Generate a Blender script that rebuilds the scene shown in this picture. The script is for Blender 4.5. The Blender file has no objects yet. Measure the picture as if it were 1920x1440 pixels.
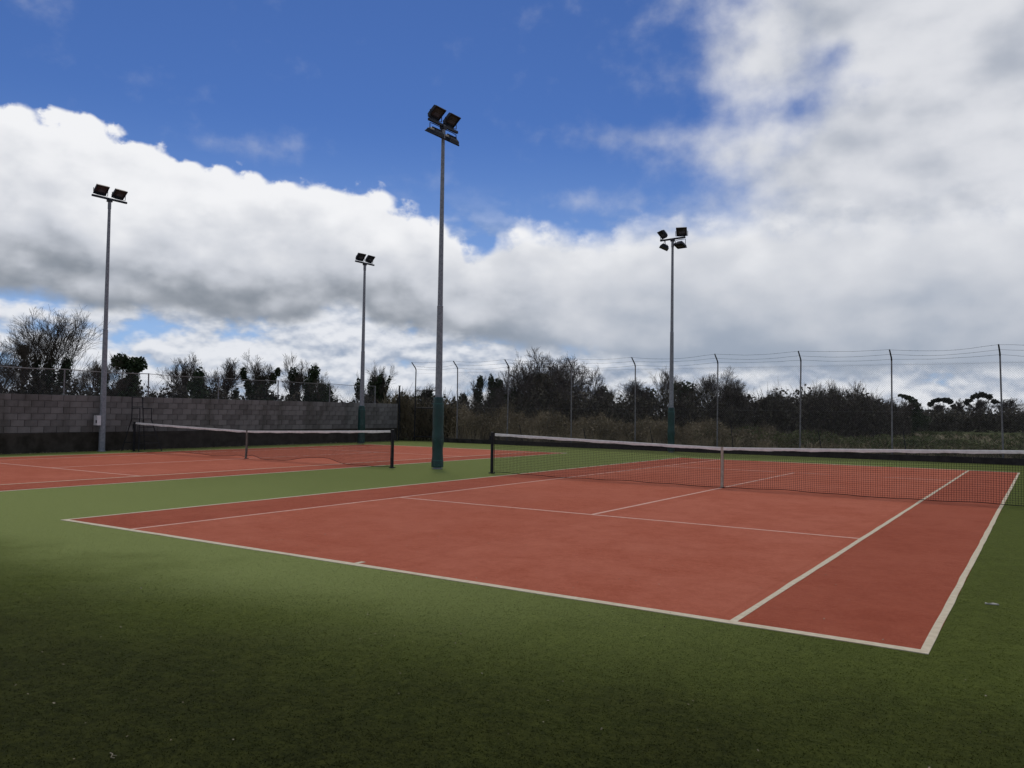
import bpy, math, random
import numpy as np
from mathutils import Vector, Matrix

S = bpy.context.scene
COL = S.collection
R = math.radians

# ------------------------------------------------------------------ camera
cam_d = bpy.data.cameras.new('camera')
cam = bpy.data.objects.new('camera', cam_d); COL.objects.link(cam)
cam_d.sensor_width = 36.0; cam_d.lens = 28.856; cam_d.clip_end = 6000; cam_d.clip_start = 0.05
YAW, PIT, ROL = R(-33.075), R(2.021), R(0.828)
fw = Vector((math.sin(YAW) * math.cos(PIT), math.cos(YAW) * math.cos(PIT), math.sin(PIT)))
rt = Vector((math.cos(YAW), -math.sin(YAW), 0)); up = rt.cross(fw)
r2 = math.cos(ROL) * rt + math.sin(ROL) * up; u2 = -math.sin(ROL) * rt + math.cos(ROL) * up
M = Matrix((r2, u2, -fw)).transposed().to_4x4(); M.translation = (11.666, -6.400, 1.6305)
cam.matrix_world = M
S.camera = cam

# ------------------------------------------------------------------ exposure
S.view_settings.view_transform = 'Standard'; S.view_settings.look = 'None'
S.view_settings.exposure = 0.0; S.view_settings.gamma = 1.0
S.render.engine = 'CYCLES'
S.cycles.max_bounces = 4; S.cycles.diffuse_bounces = 2; S.cycles.glossy_bounces = 2

# ------------------------------------------------------------------ sun (veiled by cloud: weak and soft)
SUN_AZ, SUN_EL = -42.0, 52.0           # compass-like azimuth from +Y towards +X, elevation
sd = bpy.data.lights.new('sun', 'SUN'); sun = bpy.data.objects.new('sun', sd); COL.objects.link(sun)
sd.energy = 1.5; sd.angle = R(12); sd.color = (1.0, 0.91, 0.80)
sdir = Vector((math.sin(R(SUN_AZ)) * math.cos(R(SUN_EL)), math.cos(R(SUN_AZ)) * math.cos(R(SUN_EL)), math.sin(R(SUN_EL))))
sun.rotation_euler = (-sdir).to_track_quat('-Z', 'Y').to_euler(); sun.location = (0, 0, 40)

# ------------------------------------------------------------------ node helpers
class V:
    """tiny expression wrapper over node sockets"""
    def __init__(s, t, sock): s.t = t; s.s = sock
    def _m(s, op, *a, clamp=False):
        n = s.t.nodes.new('ShaderNodeMath'); n.operation = op; n.use_clamp = clamp
        for i, x in enumerate((s,) + a):
            if isinstance(x, V): s.t.links.new(x.s, n.inputs[i])
            else: n.inputs[i].default_value = float(x)
        return V(s.t, n.outputs[0])
    def __add__(s, o): return s._m('ADD', o)
    __radd__ = __add__
    def __mul__(s, o): return s._m('MULTIPLY', o)
    __rmul__ = __mul__
    def __sub__(s, o): return s._m('SUBTRACT', o)
    def __rsub__(s, o): return (s * -1.0) + o
    def __truediv__(s, o): return s._m('DIVIDE', o)
    def exp(s): return s._m('EXPONENT')
    def max(s, o): return s._m('MAXIMUM', o)
    def min(s, o): return s._m('MINIMUM', o)
    def clamp(s): return s._m('ADD', 0.0, clamp=True)
    def smooth(s, a, b):
        n = s.t.nodes.new('ShaderNodeMapRange'); n.interpolation_type = 'SMOOTHSTEP'
        s.t.links.new(s.s, n.inputs[0])
        for i, x in ((1, a), (2, b)):
            if isinstance(x, V): s.t.links.new(x.s, n.inputs[i])
            else: n.inputs[i].default_value = x
        return V(s.t, n.outputs[0])
def combine(t, x, y, z=0.0):
    n = t.nodes.new('ShaderNodeCombineXYZ')
    for i, a in enumerate((x, y, z)):
        if isinstance(a, V): t.links.new(a.s, n.inputs[i])
        else: n.inputs[i].default_value = a
    return V(t, n.outputs[0])
def noise(t, vec, scale=1.0, detail=4.0, rough=0.55, dist=0.0, dim='3D'):
    n = t.nodes.new('ShaderNodeTexNoise'); n.noise_dimensions = dim
    t.links.new(vec.s, n.inputs['Vector'])
    n.inputs['Scale'].default_value = scale; n.inputs['Detail'].default_value = detail
    n.inputs['Roughness'].default_value = rough; n.inputs['Distortion'].default_value = dist
    return V(t, n.outputs[0])
def voro(t, vec, scale, smooth=0.6):
    n = t.nodes.new('ShaderNodeTexVoronoi'); n.feature = 'SMOOTH_F1'; n.voronoi_dimensions = '2D'
    t.links.new(vec.s, n.inputs['Vector']); n.inputs['Scale'].default_value = scale; n.inputs['Smoothness'].default_value = smooth
    return V(t, n.outputs[0])
def curve(t, x, pts):
    n = t.nodes.new('ShaderNodeFloatCurve'); t.links.new(x.s, n.inputs['Value'])
    c = n.mapping.curves[0]
    pts = sorted(pts)
    c.points[0].location = pts[0]; c.points[1].location = pts[-1]
    for p in pts[1:-1]: c.points.new(*p)
    n.mapping.update()
    return V(t, n.outputs[0])
def mixc(t, fac, a, b):
    n = t.nodes.new('ShaderNodeMix'); n.data_type = 'RGBA'
    for i, x in ((0, fac), (6, a), (7, b)):
        if isinstance(x, V): t.links.new(x.s, n.inputs[i])
        elif i == 0: n.inputs[i].default_value = x
        else: n.inputs[i].default_value = (*x, 1) if len(x) == 3 else x
    return V(t, n.outputs[2])

# ------------------------------------------------------------------ world: Nishita sky with cloud layers
W = bpy.data.worlds.new('World'); S.world = W; W.use_nodes = True
T = W.node_tree; T.nodes.clear()
wo = T.nodes.new('ShaderNodeOutputWorld'); bg = T.nodes.new('ShaderNodeBackground')
T.links.new(bg.outputs[0], wo.inputs[0])
SKY = 0.06
bg.inputs['Strength'].default_value = SKY
sk = T.nodes.new('ShaderNodeTexSky'); sk.sky_type = 'NISHITA'; sk.sun_disc = False
sk.sun_elevation = R(SUN_EL); sk.sun_rotation = R(SUN_AZ); sk.ozone_density = 3.0; sk.dust_density = 0.1; sk.air_density = 1.0; sk.altitude = 1200.0
tc = T.nodes.new('ShaderNodeTexCoord'); sp = T.nodes.new('ShaderNodeSeparateXYZ'); T.links.new(tc.outputs['Generated'], sp.inputs[0])
dx, dy, dz = (V(T, sp.outputs[i]) for i in range(3))
az = dx._m('ARCTAN2', dy) * 57.29578
el = dz._m('ARCSINE') * 57.29578
P = combine(T, az, el * 1.25)
def offs(v, x, y):
    n = T.nodes.new('ShaderNodeVectorMath'); n.operation = 'ADD'; T.links.new(v.s, n.inputs[0]); n.inputs[1].default_value = (x, y, 0); return V(T, n.outputs[0])
def scl(v, x, y):
    n = T.nodes.new('ShaderNodeVectorMath'); n.operation = 'MULTIPLY'; T.links.new(v.s, n.inputs[0]); n.inputs[1].default_value = (x, y, 1); return V(T, n.outputs[0])
axn = ((az + 80.0) / 100.0)._m('ADD', 0.0, clamp=True)         # azimuth -80..20 -> 0..1
def azc(pts, k=30.0): return curve(T, axn, [((a + 80) / 100.0, e / k) for a, e in pts]) * k

big = noise(T, P, 0.13, 2, 0.5, dim='2D') - 0.5
med = noise(T, offs(P, 31, 7), 0.36, 4, 0.5, dim='2D') - 0.5
fine = noise(T, offs(P, 5, 63), 1.25, 4, 0.55, dim='2D') - 0.5
def puff(v): return noise(T, v, 0.20, 4, 0.46, dim='2D')
PB = offs(scl(P, 0.72, 1.0), 12, 40)
relief = (puff(PB) - puff(offs(PB, 0.2, 1.2)))                # lit tops, shaded undersides
bill = voro(T, offs(combine(T, az + fine * 1.0, el * 1.25 + med * 1.5), 3, 9), 0.55)

# A: high broken cloud to the right, wisps
P2 = combine(T, az, el)
def blob(a, e, sa, se, k):
    n = T.nodes.new('ShaderNodeVectorMath'); n.operation = 'MULTIPLY_ADD'; T.links.new(P2.s, n.inputs[0])
    n.inputs[1].default_value = (1 / sa, 1 / se, 0); n.inputs[2].default_value = (-a / sa, -e / se, 0)
    m = T.nodes.new('ShaderNodeVectorMath'); m.operation = 'DOT_PRODUCT'; T.links.new(n.outputs[0], m.inputs[0]); T.links.new(n.outputs[0], m.inputs[1])
    p = T.nodes.new('ShaderNodeMath'); p.operation = 'POWER'; p.inputs[0].default_value = math.exp(-1); T.links.new(m.outputs['Value'], p.inputs[1])
    return V(T, p.outputs[0]) * k
A = blob(-9, 27, 11, 6.5, 1.1) + blob(-2, 19, 7.5, 7, 1.0) + blob(-8, 15.5, 9, 3.5, 0.85) + blob(-15.5, 17.3, 6, 1.9, 0.45) \
    + blob(-16.5, 22.2, 3.2, 2.4, 0.40) + blob(-25.5, 18.6, 6, 0.9, 0.34) + blob(-15, 12.6, 8, 2.2, 0.5) + blob(-27.5, 14.6, 3.2, 0.9, 0.30) \
    + blob(-51.5, 17.0, 4.5, 0.9, 0.34) + blob(-66, 24.5, 4, 1.8, 0.30) + blob(8, 26, 12, 14, 1.1) \
    + (el.smooth(27.0, 36.0)).max((az + 33.0)._m('ABSOLUTE').smooth(40.0, 60.0)) * 0.46  # added unseen cloud overhead and to the sides, whitens the blue ground light
A = A - blob(-11.5, 22.7, 1.7, 1.1, 0.36) - blob(-14.2, 19.8, 1.8, 0.9, 0.32) - blob(-9.4, 21.0, 1.4, 0.8, 0.28) - blob(-14.5, 17.2, 1.3, 0.6, 0.22)
dA = (A + med * 0.58 + fine * 0.12 + big * 0.30).smooth(0.06, 1.02)
shA = (med * 0.30 + relief * 0.95 + big * 1.0 + 0.68 - blob(-1.5, 20.0, 5, 1.8, 0.34) - blob(-7, 12.4, 10, 0.9, 0.16)).clamp()
cA = mixc(T, shA.smooth(0.05, 0.95), (0.42, 0.455, 0.52), (0.76, 0.77, 0.80))

# B: the big cumulus bank
top = azc([(-80, 17.4), (-70, 17.2), (-65.6, 17.5), (-63.4, 17.6), (-61, 17.7), (-59.4, 17.1), (-58, 17.0), (-55.4, 16.3), (-52.8, 16.0), (-48.7, 15.4), (-43.7, 15.3), (-40, 14.1), (-37.3, 12.6), (-35.4, 11.6), (-34, 12.8), (-31.7, 13.4), (-28, 12.9), (-24.3, 13.6), (-19.6, 13.9), (-13.8, 14.1), (-1, 13.9), (20, 14)])
bot = azc([(-80, 7.2), (-65.2, 6.5), (-61, 6.1), (-56.4, 5.9), (-51.5, 5.7), (-47.8, 6.0), (-44.6, 7.2), (-42, 5.9), (-38.3, 5.3), (-31.6, 4.4), (-20.6, 3.3), (-7.4, 2.9), (-1.1, 2.9), (20, 3)])
soft = azc([(-80, .5), (-50, .5), (-40, .7), (-33, 1.3), (-25, 2.2), (-10, 2.6), (20, 2.6)])
edge = top + (0.30 - bill) * 1.2 + med * 1.4 + fine * 0.5 + big * 0.6
dB = (edge - el).smooth(-0.05, soft) * (el - bot + med * 1.4 + fine * 0.4).smooth(-0.6, 0.9)
h = (el - bot) / (top - bot).max(1.0)
calm = azc([(-80, 1), (-42, 1), (-30, .75), (-20, .5), (20, .45)], 1.0)
shB = (h * azc([(-80, 1.02), (-44, 1.02), (-34, .92), (-22, .78), (20, .76)], 2.0) + (relief * 0.75 + (0.35 - bill) * 0.12 + med * 0.20 + fine * 0.04) * calm + big * 0.42 + 0.02)
cB1 = mixc(T, shB.smooth(-0.02, 0.46), mixc(T, az.smooth(-42.0, -25.0), (0.235, 0.265, 0.310), (0.33, 0.385, 0.475)), (0.60, 0.625, 0.68))
cB = mixc(T, shB.smooth(0.34, 0.92), cB1, (0.90, 0.905, 0.925))

# C: low far cloud decks towards the horizon
PC = scl(P, 0.70, 1.05)
nC = noise(T, offs(PC, 71, 13), 0.38, 4, 0.5, dim='2D')
nC2 = noise(T, offs(PC, 71, 13.5), 0.38, 4, 0.5, dim='2D')
dC = (nC + azc([(-80, .17), (-66, .14), (-58, .17), (-52, .24), (-44, .28), (-30, .24), (-20, .26), (20, .26)], 1.0) + (el * -0.020 + 0.08)).smooth(0.46, 0.68)
shC = ((nC - nC2) * 1.9 + (nC - 0.5) * 0.6 + 0.60 + fine * 0.12 - azc([(-80, 0), (-40, 0), (-32, .18), (-20, .24), (-8, .22), (20, .1)], 1.0) * (el - 2.6).smooth(-0.6, 1.2)).clamp()
cC = mixc(T, shC.smooth(0.1, 0.95), (0.33, 0.39, 0.50), (0.82, 0.83, 0.86))
dC = dC * el.smooth(16.0, 7.0)

W.cycles.sampling_method = 'MANUAL'; W.cycles.sample_map_resolution = 512
K = 1.0 / SKY
def lift(c):
    n = T.nodes.new('ShaderNodeVectorMath'); n.operation = 'SCALE'; T.links.new(c.s, n.inputs[0]); n.inputs[3].default_value = K; return V(T, n.outputs[0])
tint = T.nodes.new('ShaderNodeVectorMath'); tint.operation = 'MULTIPLY'; T.links.new(sk.outputs[0], tint.inputs[0]); tint.inputs[1].default_value = (0.60, 0.82, 1.26)
skyc = V(T, tint.outputs[0])
skyc = mixc(T, el.smooth(20.0, 0.0) * 0.66, skyc, lift(mixc(T, 0.0, (0.38, 0.55, 0.82), (0.38, 0.55, 0.82))))
c = mixc(T, dA * 0.95, skyc, lift(cA))
c = mixc(T, dC * 0.93, c, lift(cC))
c = mixc(T, dB * 0.985, c, lift(cB))
T.links.new(c.s, bg.inputs['Color'])

# ------------------------------------------------------------------ materials
def new_mat(name):
    m = bpy.data.materials.new(name); m.use_nodes = True
    t = m.node_tree; b = t.nodes['Principled BSDF']
    return m, t, b
def obco(t, world=False):
    if world:
        n = t.nodes.new('ShaderNodeNewGeometry'); return V(t, n.outputs['Position'])
    n = t.nodes.new('ShaderNodeTexCoord'); return V(t, n.outputs['Object'])
def bump(t, b, hgt, strength=0.4, dist=0.01):
    n = t.nodes.new('ShaderNodeBump'); n.inputs['Strength'].default_value = strength; n.inputs['Distance'].default_value = dist
    t.links.new(hgt.s, n.inputs['Height']); t.links.new(n.outputs[0], b.inputs['Normal'])
def simple(name, c1, c2, scale=6.0, rough=0.8, spec=0.3, metal=0.0, bmp=0.0, rnd=0.0, detail=5, world=False):
    m, t, b = new_mat(name); p = obco(t, world)
    f = noise(t, p, scale, detail, 0.6)
    if rnd:
        o = t.nodes.new('ShaderNodeObjectInfo'); f = f * (1 - rnd) + V(t, o.outputs['Random']) * rnd
    t.links.new(mixc(t, f.smooth(0.25, 0.75), c1, c2).s, b.inputs['Base Color'])
    b.inputs['Roughness'].default_value = rough; b.inputs['Specular IOR Level'].default_value = spec; b.inputs['Metallic'].default_value = metal
    if bmp: bump(t, b, noise(t, p, scale * 4, 4, 0.6), bmp, 0.01)
    return m

def turf_mat(name, dark, mid, pale, moss_and_shade=True, sheen=(0.5, 0.55, 0.35), sw=0.6):
    m, t, b = new_mat(name); p = obco(t, True)
    g = noise(t, p, 160.0, 3, 0.7)                     # fibre grain
    g2 = noise(t, p, 28.0, 4, 0.65)
    l1 = noise(t, p, 0.55, 5, 0.6)                     # wear clouds
    l2 = noise(t, p, 2.6, 5, 0.62, 0.4)
    l3 = noise(t, p, 9.0, 3, 0.6)
    f = (g * 0.26 + g2 * 0.32 + l3 * 0.24 + l2 * 0.18)
    c1 = mixc(t, f.smooth(0.38, 0.62), dark, mid)
    spn = t.nodes.new('ShaderNodeSeparateXYZ'); t.links.new(p.s, spn.inputs[0])
    px, py = V(t, spn.outputs[0]), V(t, spn.outputs[1])
    if moss_and_shade:
        # sand-dusted play zone behind the baseline, damp mossy margin with foreground shade painted in
        wear = (py + 1.45 + (l1 - 0.5) * 3.0 + (l2 - 0.5) * 0.7).smooth(-1.3, 1.0) * ((px * -1.0) + 10.5).smooth(-1.0, 6.0) * (py * -1.0 + (l1 - 0.5) * 4.0).smooth(-9.0, -0.5)._m('MULTIPLY_ADD', 0.45, 0.55)
        c1 = mixc(t, wear * 0.74, c1, pale)
        moss_shade = ((py * -1.0) - 1.75 + (px - 6.0) * 0.22 + (l1 - 0.5) * 3.5 + (l2 - 0.5) * 1.5).smooth(-0.8, 2.6)
        c1 = mixc(t, moss_shade * 0.86, c1, mixc(t, f.smooth(0.42, 0.60), (0.010, 0.012, 0.003), (0.034, 0.037, 0.008)))
        t.links.new(((moss_shade * -0.8 + 1.0) * sw).s, b.inputs['Sheen Weight'])
    else:
        c1 = mixc(t, (l1 * 0.7 + l2 * 0.3).smooth(0.36, 0.66) * 0.42, c1, pale)
        # carpet rolls laid lengthways, nap brushed a little differently on each
        roll = (px * (1 / 3.66) + 0.42)._m('FRACT')
        alt = (px * (0.5 / 3.66) + 0.21)._m('FRACT')._m('GREATER_THAN', 0.5)
        seam = roll.smooth(0.012, 0.0) + roll.smooth(0.988, 1.0)
        c1 = mixc(t, alt * 0.16 + seam * 0.25, c1, dark)
    t.links.new(c1.s, b.inputs['Base Color'])
    b.inputs['Roughness'].default_value = 0.95; b.inputs['Specular IOR Level'].default_value = 0.05
    b.inputs['Sheen Weight'].default_value = sw; b.inputs['Sheen Roughness'].default_value = 0.28; b.inputs['Sheen Tint'].default_value = (*sheen, 1)
    bump(t, b, g * 0.4 + g2 * 0.4 + l3 * 0.4, 0.8, 0.02)
    return m

MT = {}
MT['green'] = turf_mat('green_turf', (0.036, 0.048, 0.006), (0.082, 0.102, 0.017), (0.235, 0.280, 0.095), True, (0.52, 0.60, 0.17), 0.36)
MT['red_alley'] = turf_mat('red_turf', (0.265, 0.055, 0.027), (0.390, 0.094, 0.049), (0.44, 0.128, 0.074), False, (0.75, 0.38, 0.26), 0.30)
MT['red_court'] = turf_mat('worn_red_turf', (0.350, 0.086, 0.046), (0.475, 0.136, 0.078), (0.53, 0.180, 0.115), False, (0.8, 0.34, 0.20), 0.24)
MT['line'] = simple('cream_line', (0.54, 0.47, 0.33), (0.67, 0.60, 0.45), 14.0, 0.95, 0.1, world=True, bmp=0.3)
MT['line_dirty'] = simple('dusty_line', (0.60, 0.34, 0.26), (0.72, 0.48, 0.38), 14.0, 0.95, 0.1, world=True, bmp=0.3)
MT['galv'] = simple('galvanised_steel', (0.17, 0.19, 0.215), (0.30, 0.32, 0.345), 14.0, 0.6, 0.4, 0.15)
MT['fgalv'] = simple('weathered_fence_steel', (0.15, 0.15, 0.155), (0.27, 0.27, 0.275), 9.0, 0.7, 0.3, 0.3)
MT['dark_steel'] = simple('dark_painted_steel', (0.008, 0.009, 0.011), (0.020, 0.022, 0.026), 12.0, 0.6, 0.25)
MT['lamp'] = simple('black_lamp_housing', (0.008, 0.010, 0.016), (0.018, 0.022, 0.032), 20.0, 0.5, 0.3)
MT['pad'] = simple('green_padding', (0.004, 0.032, 0.030), (0.007, 0.056, 0.050), 5.0, 0.45, 0.45, bmp=0.5)
MT['padtape'] = simple('green_padding_strap', (0.006, 0.060, 0.056), (0.012, 0.095, 0.088), 9.0, 0.4, 0.5, bmp=0.2)
MT['netcord'] = simple('black_net_cord', (0.008, 0.009, 0.012), (0.018, 0.019, 0.024), 30.0, 0.8, 0.2)
MT['band'] = simple('white_net_band', (0.66, 0.645, 0.60), (0.86, 0.845, 0.79), 7.0, 0.85, 0.2, bmp=0.5)
MT['strap'] = simple('canvas_strap', (0.32, 0.29, 0.23), (0.50, 0.46, 0.38), 9.0, 0.9, 0.2)
MT['strap_worn'] = simple('worn_canvas_strap', (0.10, 0.095, 0.08), (0.24, 0.22, 0.19), 9.0, 0.9, 0.2)
MT['block'] = simple('concrete_block', (0.120, 0.115, 0.110), (0.205, 0.198, 0.19), 3.2, 0.95, 0.15, bmp=0.8, rnd=0.38)
def weather(m):
    t = m.node_tree; b = t.nodes['Principled BSDF']; src = b.inputs['Base Color'].links[0].from_socket
    g = t.nodes.new('ShaderNodeNewGeometry'); mp = t.nodes.new('ShaderNodeVectorMath'); mp.operation = 'MULTIPLY'; mp.inputs[1].default_value = (1.6, 1.6, .35); t.links.new(g.outputs['Position'], mp.inputs[0])
    st = noise(t, V(t, mp.outputs[0]), 1.0, 5, 0.6)
    t.links.new(mixc(t, st.smooth(0.46, 0.72) * 0.55, V(t, src), (0.055, 0.055, 0.045)).s, b.inputs['Base Color'])
weather(MT['block'])
MT['mortar'] = simple('mortar', (0.10, 0.098, 0.092), (0.27, 0.265, 0.25), 1.4, 0.95, 0.1, bmp=0.4)
MT['plinth'] = simple('dark_stained_render', (0.022, 0.020, 0.015), (0.062, 0.055, 0.046), 2.4, 0.95, 0.12, bmp=0.6, detail=8)
MT['sleeper'] = simple('dark_timber_sleeper', (0.016, 0.014, 0.012), (0.050, 0.046, 0.042), 4.0, 0.9, 0.2, bmp=0.5)
MT['white_box'] = simple('white_plastic', (0.62, 0.62, 0.62), (0.76, 0.76, 0.76), 5.0, 0.4, 0.5)
MT['paper'] = simple('white_paper', (0.36, 0.35, 0.30), (0.55, 0.53, 0.46), 30.0, 0.9, 0.2)
MT['bark'] = simple('grey_bark', (0.040, 0.035, 0.030), (0.095, 0.085, 0.072), 5.0, 0.95, 0.1, world=True)
MT['twig'] = simple('brown_twig', (0.050, 0.041, 0.033), (0.115, 0.095, 0.075), 2.0, 0.95, 0.1, world=True)
MT['dtwig'] = simple('dark_twig', (0.045, 0.040, 0.036), (0.120, 0.104, 0.090), 2.0, 0.95, 0.1, world=True)
MT['ivy'] = simple('ivy_leaf', (0.016, 0.028, 0.012), (0.052, 0.074, 0.030), 1.6, 0.7, 0.25, world=True)
MT['hleaf'] = simple('hedge_leaf', (0.042, 0.040, 0.028), (0.125, 0.112, 0.080), 0.9, 0.85, 0.15, world=True)
MT['pine'] = simple('pine_needle', (0.008, 0.014, 0.007), (0.024, 0.034, 0.016), 1.6, 0.8, 0.2, world=True)
MT['straw'] = simple('dry_grass', (0.20, 0.165, 0.095), (0.50, 0.42, 0.28), 0.8, 0.9, 0.15, world=True)
MT['brown'] = simple('dead_stem', (0.10, 0.085, 0.052), (0.30, 0.25, 0.16), 0.7, 0.9, 0.1, world=True)
MT['grass'] = simple('rough_grass', (0.045, 0.060, 0.022), (0.135, 0.150, 0.062), 0.6, 0.9, 0.15, world=True)
MT['field'] = simple('field_ground', (0.034, 0.048, 0.016), (0.10, 0.11, 0.050), 0.25, 1.0, 0.05, world=True, detail=8)
MT['debris'] = simple('pale_debris', (0.12, 0.09, 0.05), (0.42, 0.38, 0.28), 3.0, 0.9, 0.1, world=True)
def glass_mat():
    m, t, b = new_mat('lamp_glass'); p = obco(t)
    t.links.new(mixc(t, noise(t, p, 4.0, 2, 0.5).smooth(0.3, 0.7), (0.018, 0.022, 0.030), (0.060, 0.066, 0.078)).s, b.inputs['Base Color'])
    b.inputs['Roughness'].default_value = 0.25; b.inputs['Specular IOR Level'].default_value = 0.35
    return m
MT['glass'] = glass_mat()
MT['reflector'] = simple('lamp_reflector', (0.055, 0.066, 0.085), (0.11, 0.13, 0.16), 6.0, 0.5, 0.4)

# ------------------------------------------------------------------ mesh helpers
class MB:
    def __init__(s): s.v = []; s.f = []; s.n = 0
    def add(s, v, f):
        v = np.asarray(v, float).reshape(-1, 3); s.v.append(v); o = s.n
        s.f.extend([tuple(i + o for i in q) for q in f]); s.n += len(v)
    def box(s, c, d, rz=0.0, taper=1.0):
        hx, hy, hz = d[0] / 2, d[1] / 2, d[2] / 2
        v = []
        for z, k in ((-hz, 1.0), (hz, taper)):
            for x, y in ((-hx, -hy), (hx, -hy), (hx, hy), (-hx, hy)):
                X, Y = x * k, y * k
                v.append((c[0] + X * math.cos(rz) - Y * math.sin(rz), c[1] + X * math.sin(rz) + Y * math.cos(rz), c[2] + z))
        s.add(v, [(3, 2, 1, 0), (4, 5, 6, 7), (0, 1, 5, 4), (1, 2, 6, 5), (2, 3, 7, 6), (3, 0, 4, 7)])
    def tube(s, pts, rad, sides=8, cap=True):
        pts = [Vector(p) for p in pts]; n = len(pts)
        if not hasattr(rad, '__len__'): rad = [rad] * n
        ref = None; vs = []
        for i, p in enumerate(pts):
            d = (pts[min(i + 1, n - 1)] - pts[max(i - 1, 0)]).normalized()
            if ref is None: ref = d.orthogonal().normalized()
            a = (ref - d * ref.dot(d)).normalized(); ref = a; b_ = d.cross(a)
            for k in range(sides):
                w = 2 * math.pi * k / sides
                vs.append(p + (a * math.cos(w) + b_ * math.sin(w)) * rad[i])
        f = []
        for i in range(n - 1):
            for k in range(sides):
                f.append((i * sides + k, i * sides + (k + 1) % sides, (i + 1) * sides + (k + 1) % sides, (i + 1) * sides + k))
        if cap: f.append(tuple(range(sides))[::-1]); f.append(tuple((n - 1) * sides + k for k in range(sides)))
        s.add([tuple(v) for v in vs], f)
    def mesh(s, name):
        me = bpy.data.meshes.new(name)
        me.from_pydata(np.concatenate(s.v).tolist() if s.v else [], [], s.f); me.update(); return me
def link(name, me, mat, parent=None, smooth=False):
    o = bpy.data.objects.new(name, me); COL.objects.link(o)
    if mat is not None and not me.materials: me.materials.append(MT[mat] if isinstance(mat, str) else mat)
    if smooth: me.polygons.foreach_set('use_smooth', [True] * len(me.polygons))
    if parent: o.parent = parent
    return o
def build(mb, name, mat, parent=None, smooth=False): return link(name, mb.mesh(name), mat, parent, smooth)
def arr_mesh(name, v, k):
    """mesh from a flat list of k-gons, k verts each"""
    v = np.ascontiguousarray(v, np.float32).reshape(-1, 3); nf = len(v) // k
    me = bpy.data.meshes.new(name); me.vertices.add(len(v)); me.vertices.foreach_set('co', v.ravel())
    me.loops.add(nf * k); me.loops.foreach_set('vertex_index', np.arange(nf * k, dtype=np.int32))
    me.polygons.add(nf); me.polygons.foreach_set('loop_start', np.arange(0, nf * k, k, dtype=np.int32))
    me.update(calc_edges=True); return me
def segs_verts(p0, p1, r0, r1, sides=3):
    """prisms for many segments at once -> quads (n*sides*4, 3)"""
    p0, p1 = np.asarray(p0, float), np.asarray(p1, float); r0 = np.asarray(r0, float)[:, None]; r1 = np.asarray(r1, float)[:, None]
    d = p1 - p0; d /= np.maximum(np.linalg.norm(d, axis=1, keepdims=True), 1e-9)
    h = np.where(np.abs(d[:, 2:3]) < 0.9, np.array([[0, 0, 1.0]]), np.array([[1.0, 0, 0]]))
    a = np.cross(d, h); a /= np.linalg.norm(a, axis=1, keepdims=True); b = np.cross(d, a)
    ring0, ring1 = [], []
    for k in range(sides):
        w = 2 * math.pi * k / sides; o = a * math.cos(w) + b * math.sin(w)
        ring0.append(p0 + o * r0); ring1.append(p1 + o * r1)
    q = []
    for k in range(sides):
        j = (k + 1) % sides; q.append(np.stack([ring0[k], ring0[j], ring1[j], ring1[k]], 1))
    return np.concatenate(q).reshape(-1, 3)
def leaf_verts(c, size, rng, flat=0.0, aspect=1.3):
    """random quads (leaves) around centres c"""
    n = len(c); nrm = rng.normal(size=(n, 3)); nrm[:, 2] += flat; nrm /= np.linalg.norm(nrm, axis=1, keepdims=True)
    t_ = rng.normal(size=(n, 3)); a = np.cross(nrm, t_); a /= np.maximum(np.linalg.norm(a, axis=1, keepdims=True), 1e-6); b = np.cross(nrm, a)
    s = (size * rng.uniform(0.55, 1.35, n))[:, None] * 0.5
    a = a * s * aspect; b = b * s
    return np.stack([c - a, c - b * 0.9, c + a, c + b * 0.9], 1).reshape(-1, 3)
def thing(name, label, cat, loc=(0, 0, 0), rz=0.0, group=None):
    o = bpy.data.objects.new(name, None); COL.objects.link(o); o.location = loc; o.rotation_euler = (0, 0, rz); o.empty_display_size = 0.2
    tag(o, label, cat, group); return o
def tag(o, label, cat, group=None):
    o['label'] = label; o['category'] = cat
    if group: o['group'] = group
    return o
def kind(o, k, label=None):
    o['kind'] = k
    if label: o['label'] = label
    return o

# ------------------------------------------------------------------ setting: field, turf, courts
CW, CL, AL, SV = 10.97, 23.77, 1.37, 5.485
def sheet(name, x0, y0, x1, y1, z, mat, parent=None):
    mb = MB(); mb.add([(x0, y0, z), (x1, y0, z), (x1, y1, z), (x0, y1, z)], [(0, 1, 2, 3)]); return build(mb, name, mat, parent)
def field():
    n = 90; g = np.linspace(-1, 1, n); k = np.sign(g) * np.abs(g) ** 3 * 2500
    X, Y = np.meshgrid(k, k + 30); Z = np.full_like(X, -0.06)
    v = np.stack([X, Y, Z], -1).reshape(-1, 3)
    f = [(i * n + j, i * n + j + 1, (i + 1) * n + j + 1, (i + 1) * n + j) for i in range(n - 1) for j in range(n - 1)]
    mb = MB(); mb.add(v, f); return kind(build(mb, 'field_ground', 'field'), 'structure', 'rough open field stretching to the hedges beyond the fence')
field()
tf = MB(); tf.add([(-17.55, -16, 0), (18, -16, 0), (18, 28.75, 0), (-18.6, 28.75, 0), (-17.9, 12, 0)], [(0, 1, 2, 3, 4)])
kind(build(tf, 'artificial_turf', 'green'), 'structure', 'green artificial turf surrounding both red tennis courts')
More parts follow.
